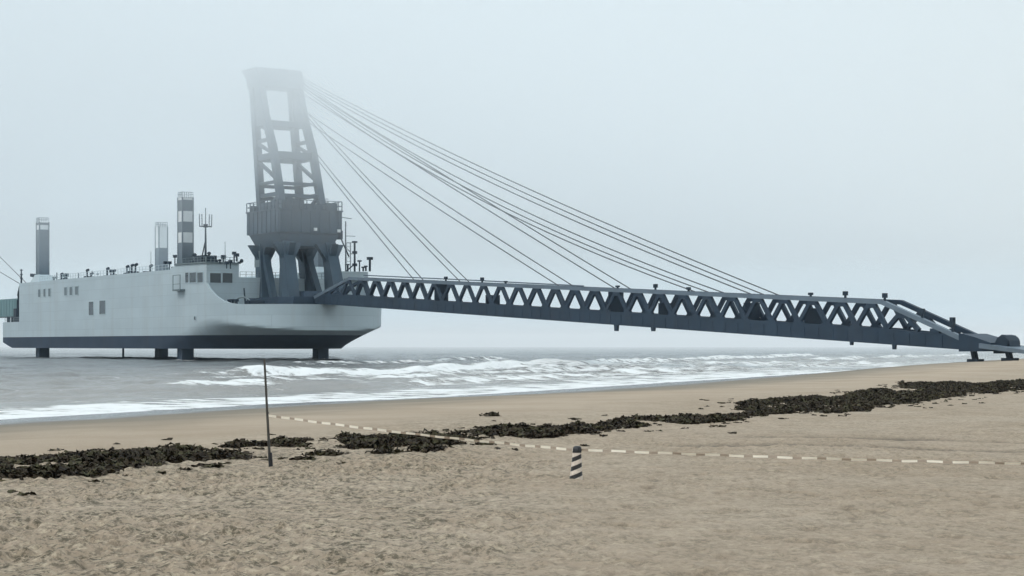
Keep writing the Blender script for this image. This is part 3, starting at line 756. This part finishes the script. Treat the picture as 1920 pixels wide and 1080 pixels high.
f.tube([(UK0 - 1, BV1 + .1, ztop(UK0) + .45), (UK0 + 40, BV1 + .1, ztop(UK0 + 40) + .3), (UK0 + 75, BV1 + .1, ztop(UK0 + 75) + .1)], .12, 6)
f.build('cable_tray', M['chord'], bridge, bo)
for px, hh in ((836, .9), (904, 1.0), (948, .5), (1158, .5), (1229, 1.0), (1291, .7), (1520, .6), (1585, 1.0), (1659, 1.1), (1729, 1.3), (1786, 2.0)):
    u = ship_u(px, BV0); z = ztop(u); f = MB(); f.tube([(u, BV0, z - .05), (u, BV0, z + hh * .9)], .17, 8); f.box(u - .27, u + .27, BV0 - .25, BV0 + .25, z + hh * .35, z + hh * .9)
    f.build('bridge_lamp', M['dark'], bridge, bo)
for px, hh, w in ((1156, .95, .45), (1225, .55, .4), (1597, .45, .2), (1677, .6, .25)):
    u = ship_u(px, BV0); f = MB(); f.hexa([(u - w * .7, BV0 - .2, zb(u) - hh), (u + w * .7, BV0 - .2, zb(u) - hh), (u + w * .7, BV0 + .2, zb(u) - hh), (u - w * .7, BV0 + .2, zb(u) - hh), (u - w, BV0 - .21, zb(u) + .1), (u + w, BV0 - .21, zb(u) + .1), (u + w, BV0 + .23, zb(u) + .1), (u - w, BV0 + .23, zb(u) + .1)])
    f.build('hanger_lug', M['bridge'], bridge, bo)
for px, k in ((812, 1), (908, .55), (1138, 1), (1232, .6), (1392, .8), (1505, .7)):
    u = ship_u(px, BV0); z0 = zb(u) + GH - .3; MB().box(u - .12, u + .12, BV0 + .32, BV1 - .32, z0, z0 + (ztop(u) - .6 - z0) * k).build('cross_frame', M['bridge'], bridge, bo)
# bridge head on the sand
f = MB(); H0 = U1 + .002
f.prism([(H0, zb(H0) - .25), (H0 + 5.2, 2.6), (H0 + 5.2, 3.6), (H0 + 2.6, 4.3), (H0 + .6, 4.75), (H0, 4.75)], BV0 - .4, BV1 + .4)
head = f.build('bridge_head', M['bridge'], bridge, bo)
f = MB(); cu = H0 + 5.9
f.prism([(H0 + 4.6, 3.1), (H0 + 4.8, 3.6), (cu - .7, 4.2), (cu, 4.6), (cu + .6, 4.5), (cu + 1.1, 3.9), (cu + 1.4, 3.0), (cu + 1.2, 2.4), (cu - 1.3, 2.3)], BV0 + .7, BV1 - 1.0)
f.tube([(cu + .2, BV0 + .5, 3.55), (cu + .2, BV1 - .8, 3.55)], .92, 20)
f.build('ramp_roller', M['dark'], head, bo)
f = MB()
f.hexa([(H0 + 3.6, BV0 - .75, 2.95), (H0 + 19, BV0 - .75, 1.55), (H0 + 19, BV1 + .75, 1.55), (H0 + 3.6, BV1 + .75, 2.95), (H0 + 3.6, BV0 - .75, 3.55), (H0 + 19, BV0 - .75, 1.85), (H0 + 19, BV1 + .75, 1.85), (H0 + 3.6, BV1 + .75, 3.55)])
f.build('ramp_flap', M['chord'], head, bo)
for u, dz in ((H0 + .9, 0), (H0 + 6.4, 0)):
    for v in ((BV0 + BV1) / 2 - .6,):
        w = ship_world(u, v); g = sand_z(w.x, w.y); f = MB()
        f.bar((u, v, 3.0), (u + .4, v, g + .2), .55, .6); f.box(u - .5, u + 1.3, v - .55, v + .55, g - .15, g + .28)
        f.build('support_foot', M['dark'], head, bo)

# ------------------------------------------------------------------ stay cables
def stay(px_end, v_end, top, sag, label):
    u = ship_u(px_end, v_end)
    a_ = ship_world(*top); b_ = ship_world(u, v_end, ztop(u) - .1)
    pts = []
    for i in range(25):
        k = i / 24; p = a_.lerp(b_, k); p.z -= sag * 4 * k * (1 - k); pts.append(p - b_)
    o = MB().tube(pts, .092, 6).build('stay_cable', M['cable']); o.location = b_
    return tag(o, label, 'cable', 'stay cables between the tower and the truss bridge')
fu = lambda z: float(fore_u(z)) + 1.0
V_ = 20.2
stay(777, BV0, (fu(44.2), V_ - .2, 44.2), .3, 'steepest stay cable, landing on the truss closest to the ship')
stay(794, BV1, (fu(44.2), V_ + .9, 44.0), .3, 'stay cable running just outside the steepest one, landing beside it near the bow')
stay(864, BV0, (fu(53.6), V_ - .2, 53.6), .6, 'lower cable of the second steepest pair of stays beyond the bow')
stay(880, BV1, (fu(53.6), V_ + .9, 53.4), .6, 'upper cable of the second steepest pair of stays beyond the bow')
stay(1050, BV0, (fu(52.3), V_ - .2, 51.8), .3, 'lower cable of the dark pair of stays leaving the tower halfway up')
stay(1077, BV1, (fu(52.3), V_ + .9, 53.0), .3, 'upper cable of the dark pair of stays leaving the tower halfway up')
stay(1155, BV0, (fu(59.5), V_ - .6, 58.5), .2, 'lower cable of the pair landing at the lug below mid bridge')
stay(1183, BV1, (fu(59.5), V_ + .9, 59.2), .2, 'upper cable of the pair landing at the lug below mid bridge')
stay(1307, BV0, (fu(59.8), V_ - .4, 59.6), 3.6, 'lowest cable of the faint sagging trio landing beyond mid bridge')
stay(1333, BV0, (fu(59.8), V_ + .2, 59.8), 3.5, 'middle cable of the faint sagging trio landing beyond mid bridge')
stay(1359, BV1, (fu(59.8), V_ + .7, 60.0), 3.2, 'topmost cable of the faint sagging trio landing beyond mid bridge')
stay(1412, BV0, (fu(60.4), V_ - .2, 60.6), 2.0, 'lowest cable of the longest trio, reaching farthest along the bridge')
stay(1436, BV0, (fu(60.4), V_ + .3, 60.9), 1.7, 'middle cable of the longest trio, reaching farthest along the bridge')
stay(1462, BV1, (fu(60.4), V_ + .8, 61.2), 1.4, 'highest and longest stay cable of all, top of the farthest trio')

# ------------------------------------------------------------------ the bridge end that lands on the stern
gb = empty('girder_bridge', ship_world(-112, 8, 0), SHIP_ROT, 'teal grey solid girder bridge resting on the stern of the ship', 'bridge')
go_ = (-112, 8, 0)
f = MB(); f.box(-195, -110, 4.5, 11.5, 11.3, 16.2)
for k in range(33): f.box(-194 + k * 2.5, -193.8 + k * 2.5, 4.38, 4.6, 11.5, 16.0)
f.build('girder', M['teal'], gb, go_)
railing_pts = [(-260, 4.6, 16.2), (-111, 4.6, 16.2)]
f = MB(); f.box(-111, -109.2, 3.8, 12.2, 9.42, 17.2); f.build('end_frame', M['teal'], gb, go_)
for dz, lab in ((0, 'thin stay rope rising over the stern girder, lower of two'), (2.2, 'thin stay rope rising over the stern girder, upper of two')):
    a_ = ship_world(-111, 4, 17.0); b_ = ship_world(-200, 6, 35 + dz * 5)
    o = MB().tube([a_ - a_, b_ - a_], .1, 6).build('stay_rope', M['cable']); o.location = a_
    tag(o, lab, 'rope', 'stay ropes over the stern girder')

# ------------------------------------------------------------------ things on the beach
x, y = sight(508, 875, 1.0); zp = sand_z(x, y)
xt = (495 - 960) / FOCAL * y; zt_ = EYE - (673 - 646) / FOCAL * y
pole = empty('marker_pole', (x, y, zp), 0, 'thin dark upright pole planted in the sand at the seaweed line', 'pole')
tip = Vector((xt - x, .05, zt_ - zp))
f = MB(); pts = [Vector((0, 0, -.3)) + (tip - Vector((0, 0, -.3))) * k for k in np.linspace(0, 1, 14)]
f.tube(pts, .03, 10, r2=.02)
for k in (.3, .5, .72, .9): f.tube([tip * k - Vector((0, 0, .012)), tip * k + Vector((0, 0, .012))], .033 - .01 * k, 10)
f.build('shaft', M['pole'], pole, smooth_angle=40)
f = MB(); f.tube([tip * -.05, tip * .13], .041, 10); f.build('base_sleeve', M['rubber'], pole)

xb, yb = sight(1080, 896, 1.0); zbol = sand_z(xb, yb)
bol = empty('striped_bollard', (xb, yb, zbol), 0, 'short tapered bollard with black and pale diagonal stripes and a black cap', 'bollard')
m, t, b = new_mat('diagonal_stripes')
tc = t.nodes.new('ShaderNodeTexCoord'); sx = t.nodes.new('ShaderNodeSeparateXYZ'); t.links.new(tc.outputs['Object'], sx.inputs[0])
sl = math_node(t, 'SUBTRACT', sx.outputs['Z'], math_node(t, 'MULTIPLY', sx.outputs['X'], .42))
fr = math_node(t, 'FRACT', math_node(t, 'ADD', math_node(t, 'DIVIDE', sl, .158), .20), 0)
st = math_node(t, 'GREATER_THAN', fr, .5)
sn = noise(25, 4, t, tc.outputs['Object'])
lite = ramp(t, sn.outputs['Fac'], [(.35, (.58, .48, .4)), (.65, (.72, .62, .53))])
t.links.new(mix(t, st, lite.outputs['Color'], (.018, .016, .016)), b.inputs['Base Color']); b.inputs['Roughness'].default_value = .45
def lathe(f, prof, n=24, lean=.0):
    vs = [(r * math.cos(2 * math.pi * j / n) + z * lean, r * math.sin(2 * math.pi * j / n), z) for r, z in prof for j in range(n)]
    fs = [(i * n + j, i * n + (j + 1) % n, (i + 1) * n + (j + 1) % n, (i + 1) * n + j) for i in range(len(prof) - 1) for j in range(n)]
    fs += [tuple(range(n - 1, -1, -1)), tuple((len(prof) - 1) * n + j for j in range(n))]
    f.add(vs, fs)
LEAN = .035
f = MB(); lathe(f, [(.128, -.06), (.125, 0), (.104, .18), (.088, .36), (.078, .5)], lean=LEAN); f.build('body', m, bol, smooth_angle=50)
f = MB(); lathe(f, [(.08, .501), (.082, .56), (.072, .6), (.045, .62)], lean=LEAN); f.build('cap', M['rubber'], bol, smooth_angle=50)

def tape(p0, p1, sag, seg, gap, phase, label, wav, w=.021):
    p0 = Vector(p0); p1 = Vector(p1); L = (p1 - p0).length
    f = MB(); per = seg + gap; s = -phase
    def at_(s_):
        k = min(1, max(0, s_ / L)); p = p0.lerp(p1, k); p.z -= sag * 4 * k * (1 - k) + .004 * math.sin(s_ * 7); p.y += .01 * math.sin(s_ * 4.3); return p
    d = Vector((0, 0, 1))
    while s < L:
        for a_, b_, mi in ((s, s + seg, 0), (s + seg, s + per, 1)):
            a_ = max(0, a_); b_ = min(L, b_)
            if b_ - a_ < .005: continue
            ks = np.linspace(a_, b_, 4)
            for i in range(3):
                P, Q = at_(ks[i]), at_(ks[i + 1])
                tw0, tw1 = [.3 * math.sin(ks[i + q] * wav) for q in (0, 1)]
                D0 = Vector((0, math.sin(tw0), math.cos(tw0))) * w; D1 = Vector((0, math.sin(tw1), math.cos(tw1))) * w
                n0 = Vector((0, .0015, 0))
                f.hexa([P - D0 - n0 - p0, Q - D1 - n0 - p0, Q - D1 + n0 - p0, P - D0 + n0 - p0, P + D0 - n0 - p0, Q + D1 - n0 - p0, Q + D1 + n0 - p0, P + D0 + n0 - p0], mi)
        s += per
    o = f.build('barrier_tape', [M['tapewhite'], M['tapered']]); o.location = p0
    return tag(o, label, 'tape', 'barrier tape strung across the beach')
pa = Vector((x, y, zp)) + tip * ((EYE - (779 - 646) / FOCAL * y - zp) / tip.z); pa.y -= .03
pb = Vector((xb + .02, yb, zbol + .555))
tape(pa + Vector((.02, 0, 0)), pb + Vector((-.08, 0, 0)), .04, .2, .115, .02, 'pale dashed barrier tape sloping from the pole down to the striped bollard', 1.1)
xe, ye = sight(2350, 872, 1.45)
tape(pb + Vector((.08, -.01, 0)), (xe, ye, 1.42), .05, .265, .16, .3, 'pale dashed barrier tape running flat across the sand beyond the striped bollard', 2.3, .019)

o2 = bol.copy(); COL.objects.link(o2); o2.location = (xe + .1, ye, sand_z(xe, ye)); o2['label'] = 'far striped bollard that holds the other end of the long tape'
for ch in list(bol.children):
    c2 = ch.copy(); COL.objects.link(c2); c2.parent = o2
# ------------------------------------------------------------------ seaweed
m, t, b = new_mat('dark_seaweed')
tc = t.nodes.new('ShaderNodeTexCoord'); sn = noise(2.5, 4, t, tc.outputs['Object'])
rp = ramp(t, sn.outputs['Fac'], [(.3, (.012, .008, .005)), (.5, (.034, .023, .012)), (.62, (.046, .042, .018)), (.78, (.11, .085, .045))])
t.links.new(rp.outputs['Color'], b.inputs['Base Color']); b.inputs['Roughness'].default_value = .75; b.inputs['Specular IOR Level'].default_value = .2
def frond_heap(f, cx, cy, cz, rad, hgt, k, org):
    for _ in range(k):                      # crumpled ribbons lying over each other
        an = random.uniform(0, 6.283); rr = rad * math.sqrt(random.random())
        p = Vector((cx + rr * math.cos(an), cy + rr * math.sin(an), cz + random.uniform(-.01, hgt * (1 - .6 * rr / rad))))
        h_ = random.uniform(0, 6.283); L = random.uniform(.10, .30); w = random.uniform(.02, .055)
        d = Vector((math.cos(h_), math.sin(h_), 0)); s = Vector((-d.y, d.x, 0))
        rows = []
        for i in range(4):
            q = p + d * (L * (i / 3 - .5)) + Vector((0, 0, hgt * random.uniform(-.25, .35)))
            ww = w * (1, 1.2, 1.1, .5)[i]; tl = Vector((0, 0, random.uniform(-.04, .04)))
            rows += [q - s * ww - tl - org, q + s * ww + tl - org]
        f.add(rows, [(0, 1, 3, 2), (2, 3, 5, 4), (4, 5, 7, 6)])
bands = [
    [(0, 856, 897), (60, 851, 894), (120, 851, 893), (185, 846, 886), (240, 852, 876), (285, 862, 874)],
    [(188, 842, 862), (240, 839, 868), (300, 841, 871), (350, 838, 866), (400, 845, 862), (450, 850, 862), (520, 851, 870)],
    [(430, 832, 838), (500, 825, 838), (560, 821, 838), (620, 822, 840), (680, 813, 841), (740, 812, 838), (800, 813, 835), (860, 816, 836), (885, 822, 830)],
    [(600, 850, 862), (640, 846, 862), (680, 845, 858), (720, 843, 852), (780, 838, 850), (830, 838, 844)],
    [(888, 804, 815), (950, 797, 819), (1010, 800, 823), (1060, 800, 814), (1100, 795, 815), (1160, 785, 806), (1200, 780, 804), (1240, 782, 798), (1300, 775, 795), (1340, 771, 793), (1400, 773, 789), (1430, 762, 783)],
    [(1398, 752, 768), (1450, 745, 777), (1500, 742, 773), (1560, 742, 775), (1605, 747, 771), (1640, 752, 765)],
    [(1585, 740, 766), (1615, 729, 760), (1650, 726, 757), (1700, 731, 756), (1745, 727, 749), (1800, 718, 742)],
    [(1700, 714, 730), (1780, 713, 731), (1840, 716, 740), (1880, 712, 733), (1925, 710, 731), (1990, 705, 725)],
    [(0, 860, 899), (-60, 872, 906)][::-1]]
f = MB(); org = Vector((*sight(500, 845, 1.0), 1.0))
for bi, band in enumerate(bands):
    xs = [p[0] for p in band]
    x_ = xs[0]
    while x_ < xs[-1]:
        y0_ = np.interp(x_, xs, [p[1] for p in band]); y1_ = np.interp(x_, xs, [p[2] for p in band])
        dd = 2.4 * FOCAL / ((y0_ + y1_) / 2 - 646)
        lo, hi = 2.4 * FOCAL / (y1_ - 646), 2.4 * FOCAL / (y0_ + 5 - 646)
        cnt = max(2, int((hi - lo) * 1.8))
        for _ in range(cnt):
            d_ = random.uniform(lo, hi); X_ = (x_ + random.uniform(-8, 8) - 960) / FOCAL * d_
            nz = float(fbm(np.array([X_ / 1.1]), np.array([d_ / 2.6]), 200 + bi, 3)[0])
            if nz < (.385 if x_ < 1000 else .42): continue
            frond_heap(f, X_, d_, sand_z(X_, d_), random.uniform(.18, .4), random.uniform(.04, .15) * (.6 + nz), random.randint(14, 26), org)
            if random.random() < .35:       # bits torn off and scattered round the heap
                xx, yy = X_ + random.gauss(0, .9), d_ + random.gauss(0, 2.2)
                frond_heap(f, xx, yy, sand_z(xx, yy), random.uniform(.04, .12), .03, random.randint(2, 5), org)
        x_ += 12 * 40 / dd
seaweed = f.build('seaweed', m); seaweed.location = org
tag(seaweed, 'dark wrack of seaweed strewn in a long broken line across the sand', 'seaweed', kind='stuff')
for px, row, rad, hg, k, lab in ((393, 876, .3, .07, 40, 'small dark seaweed clump lying alone below the wrack left of the pole'),
                                 (921, 780, .3, .16, 30, 'single dark speck of seaweed up the beach beyond the wrack line'),
                                 (905, 836, .25, .09, 30, 'small seaweed clump lying below the gap in the wrack line'),
                                 (573, 864, .3, .05, 34, 'flat seaweed scrap lying just beside the foot of the pole')):
    X_, d_ = sight(px, row, 1.0)
    c = Vector((X_, d_, sand_z(X_, d_))); f = MB(); frond_heap(f, c.x, c.y, c.z, rad, hg, k, c)
    o = f.build('seaweed_clump', m); o.location = c; tag(o, lab, 'seaweed', 'loose seaweed clumps')

# ------------------------------------------------------------------ the air
def air(name, z0, z1, half, density, colour, label, from_y=None):
    f = MB(); f.box(-half, half, -half if from_y is None else from_y, half, z0, z1)
    m_ = bpy.data.materials.new(name + '_air'); m_.use_nodes = True
    t_ = m_.node_tree
    for n_ in list(t_.nodes): t_.nodes.remove(n_)
    pv = t_.nodes.new('ShaderNodeVolumePrincipled'); pv.inputs['Color'].default_value = (*colour, 1); pv.inputs['Density'].default_value = density
    ou = t_.nodes.new('ShaderNodeOutputMaterial'); t_.links.new(pv.outputs[0], ou.inputs['Volume'])
    try: m_.cycles.homogeneous_volume = True
    except Exception: pass
    o = f.build(name, m_)
    return tag(o, label, 'haze', kind='stuff')
air('haze', -8, 66, 3600, .00008, (.7, .86, 1.0), 'thin bluish sea haze between the beach and the ship')
air('fog_bank', 22, 65.5, 820, .0016, (.96, .985, 1.0), 'low fog hanging over the masts and the tower')
air('low_cloud', 36, 65, 800, .006, (.96, .985, 1.0), 'thicker fog wrapping the upper half of the tower')
air('cloud_base', 50, 64.5, 780, 0.006, (.96, .985, 1.0), 'dense low cloud swallowing the head of the tower')
air('sea_fog', -7.5, 21.5, 3550, .0009, (1.0, .985, .975), 'fog lying on the open sea beyond the ship', 580)
def wisp(u, v, z, ru, rv, rz, density):
    f = MB(); f.ball((0, 0, 0), 1.0, 0, 14)
    f.v = [(x * ru * (1 + .18 * math.sin(3 * y + 2 * z_)), y * rv * (1 + .15 * math.cos(2.5 * x)), z_ * rz) for x, y, z_ in f.v]
    m_ = bpy.data.materials['low_cloud_air'].copy(); m_.name = 'wisp_air'
    for n_ in m_.node_tree.nodes:
        if n_.type == 'PRINCIPLED_VOLUME': n_.inputs['Density'].default_value = density
    o = f.build('cloud_wisp', m_, smooth_angle=80); o.location = ship_world(u, v, z); o.rotation_euler = (0, 0, SHIP_ROT)
    tag(o, 'drifting wisp of fog wrapped round the tower head', 'fog', 'fog wisps at the tower head', 'stuff')
for w_ in ((4, 6, 59.5, 11, 9, 4.2, .016), (16, 20, 57.5, 12, 8, 4.6, .014), (10, 27, 56, 14, 10, 6, .01), (22, 12, 51, 12, 9, 3.8, .009), (2, 14, 54, 9, 12, 3.5, .01)): wisp(*w_)
